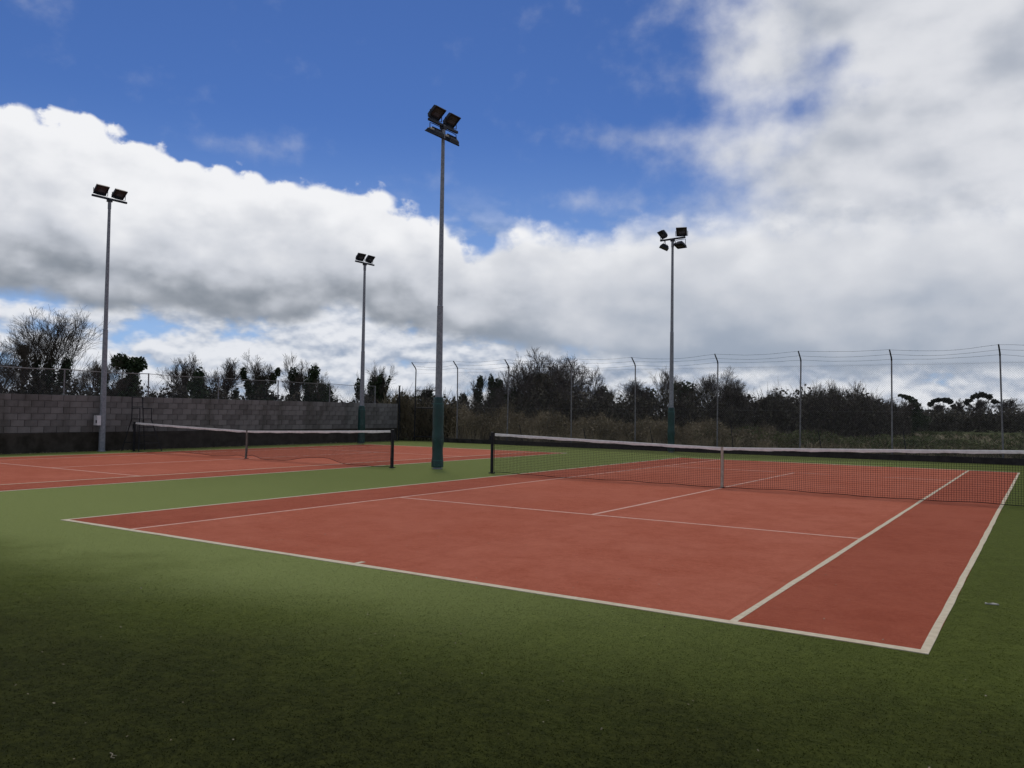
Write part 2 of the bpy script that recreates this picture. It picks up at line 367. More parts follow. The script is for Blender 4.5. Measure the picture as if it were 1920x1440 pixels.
def court(x0, y0, label, ext=0.0):
    root = bpy.data.objects.new('tennis_court', None); COL.objects.link(root); root.location = (x0, y0, 0); kind(root, 'structure', label)
    sheet('alley_turf', -ext, 0, AL, CL, 0.003, 'red_alley', root); sheet('alley_turf', CW - AL, 0, CW, CL, 0.003, 'red_alley', root)
    sheet('court_turf', AL, 0, CW - AL, CL, 0.003, 'red_court', root)
    w, z = 0.060, 0.006
    def strip(name, x0, y0, x1, y1, z, mat, parent):     # woven-in strip: a thin slab with slightly wavering edges
        rj = random.Random(int(x0 * 91 + y0 * 37 + x1 * 13)); lx, ly = x1 - x0, y1 - y0; n = max(1, int(max(lx, ly) / .45)); v, f = [], []
        for i in range(n + 1):
            k = i / n; j0, j1 = (rj.uniform(-.005, .005), rj.uniform(-.005, .005)) if 0 < i < n else (0, 0)
            a_, b_ = ((x0 + lx * k, y0 + j0), (x0 + lx * k, y1 + j1)) if lx > ly else ((x0 + j0, y0 + ly * k), (x1 + j1, y0 + ly * k))
            if lx <= ly: a_, b_ = b_, a_
            v += [(*a_, 0), (*a_, z), (*b_, z), (*b_, 0)]
            if i: o = i * 4; f += [(o - 4 + q, o + q, o + q + 1, o - 3 + q) for q in range(3)]
        f += [(0, 1, 2, 3), tuple(n * 4 + q for q in (3, 2, 1, 0))]
        mb = MB(); mb.add(v, f); return build(mb, name, mat, parent)
    # every line is a separate woven strip butted against its neighbours
    strip('baseline', -ext, 0, CW, 0.09, z, 'line', root); strip('baseline', -ext, CL - 0.09, CW, CL, z, 'line', root)
    strip('sideline', -ext, 0.09, w - ext, CL - 0.09, z, 'line', root); strip('sideline', CW - w, 0.09, CW, CL - 0.09, z, 'line', root)
    strip('singles_line', AL, 0.09, AL + w, CL - 0.09, z, 'line_dirty', root); strip('singles_line', CW - AL - w, 0.09, CW - AL, CL - 0.09, z, 'line', root)
    for y in (SV, CL - SV): strip('service_line', AL + w, y, CW - AL - w, y + w, z, 'line_dirty', root)
    strip('centre_service_line', CW / 2 - w / 2, SV + w, CW / 2 + w / 2, CL - SV, z, 'line_dirty', root)
    strip('centre_mark', CW / 2 - w / 2, 0.09, CW / 2 + w / 2, 0.21, z, 'line', root); strip('centre_mark', CW / 2 - w / 2, CL - 0.21, CW / 2 + w / 2, CL - 0.09, z, 'line', root)
    return root
court(0, 0, 'red tennis court nearest the camera with cream lines', 0.2)
C2X, C2Y = -4.97 - CW, -0.30
court(C2X, C2Y, 'red tennis court beside the concrete block wall')

# ------------------------------------------------------------------ nets
def net(x0, y0, label, seed, lift_at=None, dense=True):
    rg = random.Random(seed); po = 0.85; L = CW + 2 * po
    root = thing('tennis_net', label, 'tennis net', (x0 - po, y0 + CL / 2, 0), 0, 'nets across the two red courts')
    H = 1.07
    for x in (0, L):
        mb = MB(); mb.tube([(x, 0, 0.0), (x, 0, 1.09)], 0.042, 12); mb.tube([(x, 0, 1.09), (x, 0, 1.105), (x, 0, 1.112)], [0.046, 0.046, 0.02], 12)
        mb.box((x, 0, 0.012), (0.13, 0.13, 0.024))
        p = build(mb, 'net_post', 'dark_steel', root)
        s_ = 1 if x == 0 else -1
        mb = MB(); mb.box((x - s_ * 0.055, 0, 0.93), (0.035, 0.07, 0.16)); mb.tube([(x - s_ * 0.075, 0, 0.93), (x - s_ * 0.11, 0, 0.93), (x - s_ * 0.115, 0, 0.80)], 0.009, 6)
        build(mb, 'winder', 'dark_steel', p)
    def topz(x):
        t_ = abs(x - L / 2) / (L / 2); return 0.914 + (H - 0.914) * t_ ** 1.15
    def boty(x):
        z = 0.022 + 0.012 * math.sin(x * 1.7 + seed) + 0.008 * math.sin(x * 5.1)
        if lift_at:
            for xc, wd, hh in lift_at: z += hh * math.exp(-((x - xc) / wd) ** 2)
        return max(z, 0.010)
    def bil(x, k):  # billow of the mesh, k = 0 bottom .. 1 top
        return (1 - k) * (0.05 * math.sin(x * 0.9 + seed) + 0.02 * math.sin(x * 2.7)) + 0.02 * math.sin(k * 3.1) * math.sin(x * 1.3)
    xs = np.linspace(0.07, L - 0.07, 281); NR = 23
    def pt(x, k): zb, zt = boty(x), topz(x) - 0.012; return (x, bil(x, k), zb + (zt - zb) * k)
    p0, p1 = [], []
    r = 0.0031
    for x in xs:
        xj = x + rg.uniform(-.003, .003)
        ps = [pt(xj, k) for k in (0, .33, .66, 1)]
        p0 += ps[:-1]; p1 += ps[1:]
    cx = np.linspace(0.07, L - 0.07, 48)
    rows = [i / NR for i in range(NR)] + ([1 - (i + .5) / NR for i in range(1, 6)] if dense else [])
    for k in rows:
        ps = [pt(x, k) for x in cx]; p0 += ps[:-1]; p1 += ps[1:]
    if dense:   # doubled top mesh
        for x in xs[:-1]:
            xm = x + (xs[1] - xs[0]) / 2; p0.append(pt(xm, 0.76)); p1.append(pt(xm, 1))
    n = len(p0)
    kind(link('netting', arr_mesh('netting', segs_verts(p0, p1, [r] * n, [r] * n, 3), 4), 'netcord', root), 'stuff')
    mb = MB(); mb.tube([pt(x, 0) for x in np.linspace(0.05, L - 0.05, 60)], 0.008, 5); build(mb, 'bottom_cord', 'netcord', root)
    for x in (0.07, L - 0.07):
        mb = MB(); mb.tube([(x, 0, boty(x)), (x, 0, topz(x))], 0.007, 5); build(mb, 'side_cord', 'netcord', root)
    mb = MB(); mb.tube([(0, 0, H + .004)] + [(x, 0, topz(x) + .004) for x in np.linspace(.07, L - .07, 40)] + [(L, 0, H + .004)], 0.006, 6); build(mb, 'net_cable', 'dark_steel', root)
    # folded canvas headband, slightly wavy lower hem
    v, f = [], []; N = 180
    for i in range(N + 1):
        x = 0.09 + (L - 0.18) * i / N; zt = topz(x); hem = 0.058 + 0.006 * math.sin(x * 6.1 + seed) + rg.uniform(-.004, .004)
        yy = bil(x, 1) * .3
        th = 0.011 + rg.uniform(-.002, .003)
        v += [(x, yy - th * 1.1, zt - hem), (x, yy - th, zt - .012), (x, yy - th * .5, zt + .010), (x, yy + th * .5, zt + .010), (x, yy + th, zt - .012), (x, yy + th * 1.1, zt - hem + rg.uniform(-.004, .004))]
        if i:
            o = i * 6
            for k in range(5): f.append((o - 6 + k, o - 6 + k + 1, o + k + 1, o + k))
    mb = MB(); mb.add(v, f); build(mb, 'headband', 'band', root, True)
    mb = MB(); x = L / 2
    mb.tube([(x, -.022, .006), (x, -.022, .45), (x, -.024, topz(x) + .012)], 0.004, 4, False)
    zt = topz(x) + .014
    v = [];
    for y in (-.026, .026):
        for z in (.012, .45, zt):
            for xx in (-.026, .026): v.append((x + xx, y + bil(x, z / zt) * .8, z))
    mb = MB(); mb.add(v, [(0, 1, 3, 2), (2, 3, 5, 4), (7, 6, 8, 9), (9, 8, 10, 11), (4, 5, 11, 10), (0, 2, 8, 6), (2, 4, 10, 8), (1, 7, 9, 3), (3, 9, 11, 5)])
    build(mb, 'centre_strap', 'strap' if dense else 'strap_worn', root)
    mb = MB(); mb.box((x, 0.0, .009), (.09, .11, .018)); build(mb, 'strap_anchor', 'dark_steel', root)
    return root
net(0, 0, 'black tennis net with white headband across the nearer court', 1)
net(C2X, C2Y, 'black tennis net with drooping bottom on the court by the block wall', 4, [(CW / 2 + .85 + .35, .30, .10), (CW / 2 + .85 - .45, .35, .07), (9.4, .9, .12), (10.0, .5, .06), (3.2, 1.3, .06)], False)

# ------------------------------------------------------------------ floodlight masts
def floodlight(parent, loc, yaw, tilt, under=False):
    """lamp head on a bracket; local -Y is the lit side"""
    o = bpy.data.objects.new('floodlight', None); COL.objects.link(o); o.parent = parent; o.location = loc
    w, hh, dp = 0.47, 0.40, 0.15
    Rm = Matrix.Rotation(yaw, 4, 'Z') @ Matrix.Rotation(tilt, 4, 'X')
    sg = -1 if under else 1
    off = Vector((0, 0, sg * 0.26))
    def tr(vs): return [tuple((Rm @ Vector(v)) + off) for v in vs]
    mb = MB(); f6 = [(3, 2, 1, 0), (4, 5, 6, 7), (0, 1, 5, 4), (1, 2, 6, 5), (2, 3, 7, 6), (3, 0, 4, 7)]
    a, b_ = w / 2, hh / 2
    prof = [(-dp * .55, 1.0, 1.0), (-dp * .30, 1.0, 1.0), (-dp * .22, .94, .92), (dp * .25, .88, .80), (dp * .55, .66, .52), (dp * .68, .40, .30)]
    v = []
    for y, kx, kz in prof: v += [(-a * kx, y, -b_ * kz), (a * kx, y, -b_ * kz), (a * kx, y, b_ * kz), (-a * kx, y, b_ * kz)]
    f = []
    for i in range(len(prof) - 1):
        for k in range(4): f.append((i * 4 + k, i * 4 + (k + 1) % 4, i * 4 + 4 + (k + 1) % 4, i * 4 + 4 + k))
    e = (len(prof) - 1) * 4; f.append((e, e + 1, e + 2, e + 3))
    # recessed front: rim ring and pan
    o0 = len(v); v += [(-a * .84, -dp * .55, -b_ * .80), (a * .84, -dp * .55, -b_ * .80), (a * .84, -dp * .55, b_ * .80), (-a * .84, -dp * .55, b_ * .80)]
    o1 = len(v); v += [(-a * .78, -dp * .30, -b_ * .74), (a * .78, -dp * .30, -b_ * .74), (a * .78, -dp * .30, b_ * .74), (-a * .78, -dp * .30, b_ * .74)]
    for k in range(4):
        j = (k + 1) % 4; f.append((k, o0 + k, o0 + j, j)); f.append((o0 + k, o1 + k, o1 + j, o0 + j))
    f.append((o1, o1 + 1, o1 + 2, o1 + 3))
    mb.add(tr(v), f)
    for k in range(5):   # cooling fins on the back
        z = (-.5 + k / 4) * b_ * .9
        q = [(-a * .6, dp * .5, z - .006), (a * .6, dp * .5, z - .006), (a * .6, dp * .5, z + .006), (-a * .6, dp * .5, z + .006), (-a * .5, dp * .82, z - .005), (a * .5, dp * .82, z - .005), (a * .5, dp * .82, z + .005), (-a * .5, dp * .82, z + .005)]
        mb.add(tr(q), f6)
    me = mb.mesh('housing'); link('housing', me, 'lamp', o)
    mb = MB(); mb.add(tr([(-a * .80, -dp * .42, -b_ * .76), (a * .80, -dp * .42, -b_ * .76), (a * .80, -dp * .42, b_ * .76), (-a * .80, -dp * .42, b_ * .76)]), [(0, 1, 2, 3)])
    mb.add(tr([(-a * .80, -dp * .40, -b_ * .76), (a * .80, -dp * .40, -b_ * .76), (a * .80, -dp * .40, b_ * .76), (-a * .80, -dp * .40, b_ * .76)]), [(3, 2, 1, 0)])
    build(mb, 'lamp_glass', 'glass', o)
    mb = MB(); y_ = -dp * .44; q = [(-a * .46, -b_ * .42), (a * .62, -b_ * .42), (a * .62, b_ * .05), (-a * .46, b_ * .05)]   # reflector trough behind the glass
    mb.add(tr([(p_[0], y_, p_[1]) for p_ in q] + [(p_[0] * .96, y_ + .02, p_[1]) for p_ in q]), f6); build(mb, 'reflector', 'reflector', o)
    mb = MB(); Rz = Matrix.Rotation(yaw, 4, 'Z')
    pl = [(-a - .03, 0, off.z), (-a - .03, 0, sg * .05), (-a * .5, 0, sg * .035), (a * .5, 0, sg * .035), (a + .03, 0, sg * .05), (a + .03, 0, off.z)]
    mb.tube([tuple(Rz @ Vector(p)) for p in pl], 0.013, 6); build(mb, 'bracket', 'lamp', o)
    return o
def mast(x, y, zt, r0, r1, zj, pad, arm_yaw, arm_len, heads, label, box=False, joint=True):
    root = thing('floodlight_mast', label, 'floodlight', (x, y, 0), 0, 'floodlight masts around the courts')
    mb = MB()
    rj = r0 + (r1 - r0) * zj / zt
    mb.tube([(0, 0, 0), (0, 0, .4), (0, 0, zj - .02), (0, 0, zj), (0, 0, zj + .03), (0, 0, zt)], [r0, r0 * .99, rj * 1.05, rj * 1.12, rj * .93, r1], 14)
    mb.tube([(0, 0, 0.0), (0, 0, .025)], r0 * 1.35, 14)
    build(mb, 'pole', 'galv', root, False)
    mb = MB(); mb.tube([(0, 0, zt - .35), (0, 0, zt + .04)], r1 * 1.25, 12); build(mb, 'pole_head', 'galv', root)
    if pad:
        rg = random.Random(int(x * 10)); mb = MB(); n = 26; sd_ = 20; v, f = [], []
        for i in range(n + 1):
            z = .05 + (pad - .05) * i / n; k = i / n
            rr = r0 * 1.42 + .012 * math.sin(z * 9) * math.exp(-((k - .35) / .2) ** 2)
            if k > .90: rr *= .90
            if k < .10: rr *= 1.08
            for j in range(sd_):
                w = 2 * math.pi * j / sd_; r_ = rr + rg.uniform(-.004, .004) + (.010 * math.sin(w * 5 + z * 14) if .2 < k < .45 else 0)
                v.append((r_ * math.cos(w), r_ * math.sin(w), z))
        for i in range(n):
            for j in range(sd_): f.append((i * sd_ + j, i * sd_ + (j + 1) % sd_, (i + 1) * sd_ + (j + 1) % sd_, (i + 1) * sd_ + j))
        f.append(tuple(n * sd_ + j for j in range(sd_)))
        mb.add(v, f); po = build(mb, 'padding', 'pad', root, True)
        for z in (.10, .23, .82, pad - .20):
            mb = MB(); k = z / pad; rr = r0 * (1.54 if k < .12 else 1.47)
            mb.tube([(0, 0, z), (0, 0, z + .03)], rr, 20); build(mb, 'strap', 'padtape', po)
    mb = MB(); c_, s_ = math.cos(arm_yaw), math.sin(arm_yaw); hl = arm_len / 2
    mb.box((0, 0, zt + .02), (arm_len, .07, .07), arm_yaw); mb.box((0, 0, zt - .04), (.16, .14, .10), arm_yaw)
    build(mb, 'crossarm', 'lamp', root)
    for (t_, yaw, tilt, und) in heads:
        floodlight(root, (c_ * t_ * hl, s_ * t_ * hl, zt + (-.02 if und else .055)), yaw, tilt, und)
    if box:
        mb = MB(); mb.box((-.02, -r0 - .075, 1.14), (.22, .15, .36)); bo = build(mb, 'switch_box', 'white_box', root)
        bo['label'] = 'white electrical switch box strapped to the pole'
        mb = MB(); mb.box((.05, -r0 - .158, 1.10), (.05, .02, .10)); build(mb, 'box_latch', 'lamp', bo)
    return root
HY = R(90)
# lit side is local -Y; yaw +90 turns it to +X, yaw -90 to -X
mast(-2.98, 12.23, 9.93, .112, .048, 4.67, 2.05, HY, 1.35, [(-.52, R(90), R(48), False), (.52, R(90), R(48), False), (-.52, R(-90), R(62), True), (.52, R(-90), R(62), True)],
     'tall four-lamp floodlight mast with green padding between the two courts')
mast(-17.46, 10.74, 9.34, .112, .050, 4.47, 0, HY, 1.35, [(-.52, R(88), R(45), False), (.52, R(92), R(48), False)],
     'two-lamp floodlight mast without padding, white switch box, by the block wall', True)
mast(-17.20, 24.11, 9.08, .125, .055, 4.6, 1.88, HY, 1.35, [(-.50, R(84), R(40), False), (.50, R(94), R(40), False)],
     'two-lamp floodlight mast with green padding at the far end of the block wall')
mast(-2.22, 27.85, 9.45, .105, .050, 5.3, 1.97, R(-8), 1.25, [(.72, R(16), R(35), False), (-.78, R(-42), R(42), False), (.62, R(-12), R(70), True), (-.66, R(-60), R(66), True)],
     'four-lamp floodlight mast with green padding in front of the wire fence')

# ------------------------------------------------------------------ concrete block wall
A0, B0 = Vector((-17.50, 4.2, 0)), Vector((-18.55, 28.35, 0))
wl = (B0 - A0).length; wrz = math.atan2(B0.y - A0.y, B0.x - A0.x)
wall = thing('block_wall', 'grey concrete block wall with dark stained base along the left court', 'wall', A0, wrz)
# local: X along the wall, -Y faces the court
PZ, BH = 0.70, 0.2245
mb = MB(); mb.box((wl / 2, .12, PZ + BH * 3 - .004), (wl - .02, .17, BH * 6 - .012)); build(mb, 'mortar_core', 'mortar', wall)
mb = MB(); rg = random.Random(3); v, f = [], []; n = 60
for i in range(n + 1):
    x = wl * i / n
    v += [(x, -.035 + rg.uniform(-.006, .006), -.05), (x, -.03 + rg.uniform(-.006, .006), .35), (x, -.03 + rg.uniform(-.004, .004), PZ - .03), (x, -.012, PZ - .002), (x, .21, PZ - .002), (x, .22, -.05)]
    if i:
        o = i * 6
        for k in range(5): f.append((o - 6 + k, o + k, o + k + 1, o - 6 + k + 1))
f += [(0, 1, 2, 3, 4, 5), tuple(n * 6 + k for k in (5, 4, 3, 2, 1, 0))]
mb.add(v, f); build(mb, 'plinth', 'plinth', wall)
rg = random.Random(11); BL = 0.452
def block_mesh(l, seed):
    r_ = random.Random(seed); hx, hy, hz = (l - .012) / 2, .098, (BH - .012) / 2; b_ = .006
    v = []
    for x in (-1, 1):
        for y in (-1, 1):
            for z in (-1, 1): v.append((x * hx, y * hy, z * hz))
    # chamfered front face (at -Y), slightly irregular
    fr = [(-hx + b_ + r_.uniform(0, .004), -hy - b_, -hz + b_), (hx - b_, -hy - b_ - r_.uniform(0, .003), -hz + b_), (hx - b_, -hy - b_, hz - b_ - r_.uniform(0, .004)), (-hx + b_, -hy - b_, hz - b_)]
    v += fr
    # idx: 0 ---,1 --+,2 -+-,3 -++,4 +--,5 +-+,6 ++-,7 +++
    f = [(2, 3, 7, 6), (0, 1, 3, 2), (4, 6, 7, 5), (1, 5, 7, 3), (0, 2, 6, 4), (8, 9, 10, 11), (0, 4, 9, 8), (4, 5, 10, 9), (5, 1, 11, 10), (1, 0, 8, 11)]
    m_ = MB(); m_.add(v, f); me = m_.mesh('block'); me.materials.append(MT['block']); return me
BM = [block_mesh(BL, k) for k in range(6)]; HM = [block_mesh(BL / 2, k + 20) for k in range(3)]
xs0 = 2.30; cnt = 0; early = MB()
for c_ in range(6):
    x = xs0 + (BL / 2 if c_ % 2 else 0.0); z = PZ + BH * (c_ + .5)
    xx = x - BL / 2
    while xx > .3:      # out-of-frame run towards the camera side: joined
        early.box((xx, .098 + 0, z), (BL - .012, .205, BH - .012)); xx -= BL
    while x < wl - .02:
        l = BL; me = rg.choice(BM)
        if x + BL > wl: l = BL / 2; me = rg.choice(HM)
        if x + l > wl + .05: break
        o = bpy.data.objects.new('block', me); COL.objects.link(o); o.parent = wall
        o.location = (x + l / 2, .105 + rg.uniform(-.006, .004), z); x += l; cnt += 1
kind(build(early, 'block_run', 'block', wall), 'stuff')

# fence on top of the wall
wf = thing('wall_top_fence', 'thin steel posts and wire netting standing on top of the block wall', 'fence', A0 + Vector((-.10, 0, 0)), wrz)
fx = [-.2, 2.6, 5.35, 8.75, 12.15, 15.55, 19.0, 22.5]
for i, x in enumerate(fx):
    mb = MB(); mb.tube([(x, .10, 2.02), (x, .10, 2.99)], .026, 8); mb.box((x, .10, 2.055), (.12, .12, .01)); build(mb, 'fence_post', 'fgalv', wf)
for i in range(len(fx) - 1):
    sag = .03; x0, x1 = fx[i], fx[i + 1]
    mb = MB(); mb.tube([(x0 + (x1 - x0) * k / 6, .10, 2.97 - sag * math.sin(math.pi * k / 6)) for k in range(7)], .016 if i < 3 else .011, 6); build(mb, 'top_rail', 'fgalv', wf)
def chain(x0, x1, z0, z1, y, pitch, r, bag=0.0):
    p0, p1 = [], []; H_ = z1 - z0; x = x0 - H_
    while x < x1:
        for s_ in (1, -1):
            a = [x, z0] if s_ > 0 else [x + H_, z0]; b_ = [x + H_, z1] if s_ > 0 else [x, z1]
            def cl(p, q):
                p, q = list(p), list(q)
                for (u_, w_) in ((p, q), (q, p)):
                    for lim, cmp in ((x0, -1), (x1, 1)):
                        if (u_[0] - lim) * cmp > 0:
                            if abs(w_[0] - u_[0]) < 1e-9: return None
                            t_ = (lim - u_[0]) / (w_[0] - u_[0])
                            if t_ < 0 or t_ > 1: return None
                            u_[1] += (w_[1] - u_[1]) * t_; u_[0] = lim
                return p, q
            q = cl(a, b_)
            if q: p0.append((q[0][0], y, q[0][1])); p1.append((q[1][0], y, q[1][1]))
        x += pitch
    n_ = len(p0); return arr_mesh('chain_link', segs_verts(p0, p1, [r] * n_, [r] * n_, 3), 4)
kind(link('wire_netting', chain(.0, 22.5, 2.06, 2.96, .10, .09, .0016), 'fgalv', wf), 'stuff')

# ------------------------------------------------------------------ boundary fence with cranked posts
FY = 28.85
fence = thing('chain_link_fence', 'tall chain link fence with cranked posts and strands of wire', 'fence', (0, 0, 0))
FX = [-17.70, -14.75, -11.55, -7.80, -4.40, -.48, 3.06, 6.58, 10.33, 14.0, 17.6]
tips = []
for i, x in enumerate(FX):
    rg = random.Random(i); lx = rg.uniform(-.05, .05) - (.06 if x > 9 else 0); zt = 3.92 + rg.uniform(-.02, .06) + .004 * max(0, x)
    mb = MB(); mb.tube([(x, FY, 0), (x + lx, FY, zt)], [.031, .029], 8)
    p = build(mb, 'fence_post', 'dark_steel' if i == 0 else 'fgalv', fence)
    mb = MB(); tip = (x + lx * 1.1 - .02, FY - .36, zt + .38); mb.tube([(x + lx, FY, zt - .02), (x + lx, FY - .05, zt + .08), tip], [.031, .029, .026], 8); build(mb, 'crank_arm', 'dark_steel', p)
    tips.append((Vector((x + lx, FY - .03, zt + .03)), Vector(tip)))
def strand(a, b_, sag, r, jig, rg):
    return [(a.x + (b_.x - a.x) * k / 8, a.y + (b_.y - a.y) * k / 8, a.z + (b_.z - a.z) * k / 8 - sag * math.sin(math.pi * k / 8) + rg.uniform(-jig, jig)) for k in range(9)]
rg = random.Random(7)
for i in range(len(tips) - 1):
    for k in (0.0, 0.5, 1.0):
        a = tips[i][0].lerp(tips[i][1], k); b_ = tips[i + 1][0].lerp(tips[i + 1][1], k)
        mb = MB(); pts = strand(a, b_, rg.uniform(.04, .14), .004, .008, rg); mb.tube(pts, .0048, 5)
        for q in range(1, 8):
            c_ = Vector(pts[q]).lerp(Vector(pts[min(q + 1, 8)]), rg.random()); mb.tube([tuple(c_ + Vector((0, .02, .02))), tuple(c_ - Vector((0, .02, .02)))], .003, 3, False)
        build(mb, 'wire_strand', 'dark_steel', fence)
    for z in (1.9, 3.75):
        mb = MB(); a = Vector((FX[i], FY - .04, z)); b_ = Vector((FX[i + 1], FY - .04, z)); mb.tube(strand(a, b_, .015, .003, .002, rg), .0035, 4); build(mb, 'line_wire', 'fgalv', fence)
kind(link('wire_netting', chain(-14.75, 17.6, .12, 3.8, FY - .045, .085, .0017), 'fgalv', fence), 'stuff')
# timber sleepers along the foot of the fence
rg = random.Random(5); x = -16.2; k = 0
sl = thing('kerb', 'dark timber sleeper kerb running along the foot of the wire fence', 'kerb')
while x < 17:
    l = 2.55 + rg.uniform(-.1, .1); mb = MB(); mb.box((x + l / 2, FY - .15, .11 + rg.uniform(-.008, .008)), (l - .02, .13, .22 + .03 * min(1, max(0, (x + 6) / 12))), rg.uniform(-.003, .003))
    build(mb, 'sleeper', 'sleeper', sl); x += l
# stakes leaning by the posts
NMS = ['third', 'fourth', 'fifth', 'sixth', 'seventh', 'eighth']
for i, (px_, h_) in enumerate(((-10.9, 1.05), (-7.2, .95), (-3.75, 1.1), (.08, 1.25), (3.75, 1.1), (6.95, 1.15))):
    mb = MB(); rg = random.Random(40 + i); lx = rg.uniform(.10, .28)
    mb.tube([(px_ + lx, FY + .25, -.05), (px_ + lx * .45, FY + .2, h_ * .5), (px_, FY + .15, h_)], [.022, .020, .017], 6)
    tag(build(mb, 'leaning_stake', 'dark_steel'), 'thin dark stake leaning to the right of the %s cranked fence post from the gate' % NMS[i], 'stake', 'stakes behind the wire fence')
# gate frame in the corner
gate = thing('metal_gate', 'dark tubular steel gate frame between block wall and wire fence', 'gate', (-16.95, FY - .02, 0))
for x in (-.72, .75):
    mb = MB(); mb.tube([(x, 0, 0), (x, 0, 2.80)], .035, 8); build(mb, 'gate_post', 'dark_steel', gate)
for z in (2.78, 1.83, .25):
    mb = MB(); mb.tube([(-.72, 0, z), (.75, 0, z)], .026, 8); build(mb, 'gate_rail', 'dark_steel', gate)
kind(link('wire_netting', chain(-.70, .73, .25, 2.76, .02, .075, .0022), 'dark_steel', gate), 'stuff')
cp = thing('corner_post', 'dark braced corner post standing where the block wall ends', 'post', (-18.75, 28.75, 0))
mb = MB(); mb.tube([(0, 0, 0), (0, 0, 3.05)], .042, 8); mb.box((0, 0, 3.06), (.11, .11, .03)); build(mb, 'post', 'dark_steel', cp)
for d_ in ((-.55, -.15), (-.25, .5)):
    mb = MB(); mb.tube([(0, 0, 2.75), (d_[0], d_[1], 0)], .024, 6); build(mb, 'brace', 'dark_steel', cp)

# ------------------------------------------------------------------ umpire chair
uc = thing('umpire_chair', 'dark steel umpire chair standing against the block wall behind the net', 'chair', (-16.98, 11.98, 0))
sx, sy, sz = .25, .24, 1.19
for a in (-1, 1):
    for b_ in (-1, 1):
        bx_ = a * (.46 if a < 0 else .62)
        mb = MB(); mb.tube([(a * sx, b_ * sy, sz), (bx_, b_ * .47, 0)], .019, 6); build(mb, 'leg', 'dark_steel', uc)
for b_ in (-1, 1):
    mb = MB(); mb.tube([(-sx, b_ * sy, sz), (-sx - .02, b_ * (sy - .02), 1.6), (-sx - .06, b_ * (sy - .03), 2.05)], .019, 6); build(mb, 'back_upright', 'dark_steel', uc)
    mb = MB(); mb.tube([(-sx - .02, b_ * sy, 1.60), (sx, b_ * sy, 1.61), (sx + .02, b_ * sy, sz)], .018, 6); build(mb, 'armrest', 'dark_steel', uc)
mb = MB()
for k in range(4): mb.box((-.19 + k * .125, 0, sz + .02), (.10, 2 * sy + .04, .025))
build(mb, 'seat', 'dark_steel', uc)
for z in (1.66, 2.02):
    mb = MB(); mb.tube([(-sx - .03 - (z - 1.6) * .08, -sy + .02, z), (-sx - .03 - (z - 1.6) * .08, sy - .02, z)], .017, 6); build(mb, 'back_rail', 'dark_steel', uc)
for z in (.30, .60, .90):
    k = 1 - z / sz; xx = sx + (.62 - sx) * k; yy = sy + (.47 - sy) * k
    mb = MB(); mb.box((xx, 0, z), (.09, 2 * yy, .025)); build(mb, 'step', 'dark_steel', uc)
for z in (.32,):
    k = 1 - z / sz
    for b_ in (-1, 1):
        yy = sy + (.47 - sy) * k; mb = MB(); mb.tube([(-(sx + .21 * k), b_ * yy, z), (sx + .37 * k, b_ * yy, z)], .014, 6); build(mb, 'brace', 'dark_steel', uc)

# ------------------------------------------------------------------ trees
VP = Vector((11.67, -6.40, 0))
def grow(seed, nlimb=8, levels=4, up=.20, ang=(.42, .80), trunk=.42, kids=(7, 6, 5), bend=.12, droop=0.0, trunks=1, fan=.25, lean=0.0):
    rg = random.Random(seed); out = []
    def br(p, d, l, r, lv):
        n = 4 if lv < 2 else (3 if lv < 3 else 2)
        pts = [p]; dirs = [d]
        for i in range(n):
            d = (d + Vector((rg.gauss(0, bend), rg.gauss(0, bend), rg.gauss(0, bend) + (up if lv < levels - 1 else up * .6) - droop * lv * .12 * i)) * (1.0 if lv else .45)).normalized()
            q = p + d * (l / n); r1 = r * (1 - .16 * (1 if lv < 3 else 2) * (1 if n > 2 else 1.3))
            out.append((p, q, r, max(r1, .0055), lv)); p, r = q, max(r1, .0055); pts.append(p); dirs.append(d)
        if lv >= levels: return
        nk = nlimb if lv == 0 else kids[min(lv - 1, len(kids) - 1)]
        for k in range(nk):
            t_ = (.42 if lv == 0 else .22) + (.58 if lv == 0 else .78) * (k + rg.random()) / nk
            fi = min(t_ * n, n - .001); i = int(fi); base = pts[i].lerp(pts[i + 1], fi - i); dd = dirs[i + 1]
            a = rg.uniform(*ang) * (1.15 if lv == 0 and t_ < .6 else 1.0); az_ = rg.uniform(0, 6.283)
            o = dd.orthogonal().normalized(); o = Matrix.Rotation(az_, 3, dd) @ o
            nd = (dd * math.cos(a) + o * math.sin(a)).normalized()
            br(base, nd, l * rg.uniform(.45, .72) * ((1.25 - .5 * t_) if lv else 1.15 - .25 * t_), r * rg.uniform(.42, .62), lv + 1)
    for k in range(trunks):
        a = rg.uniform(0, 6.283); t_ = fan * (rg.random() + .3) if trunks > 1 else .04
        d = Vector((math.cos(a) * t_ + lean, math.sin(a) * t_, 1)).normalized()
        br(Vector((math.cos(a), math.sin(a), 0)) * (.03 * (trunks - 1)), d, trunk * rg.uniform(.85, 1.15), .034 if trunks == 1 else .022, 0)
    return out
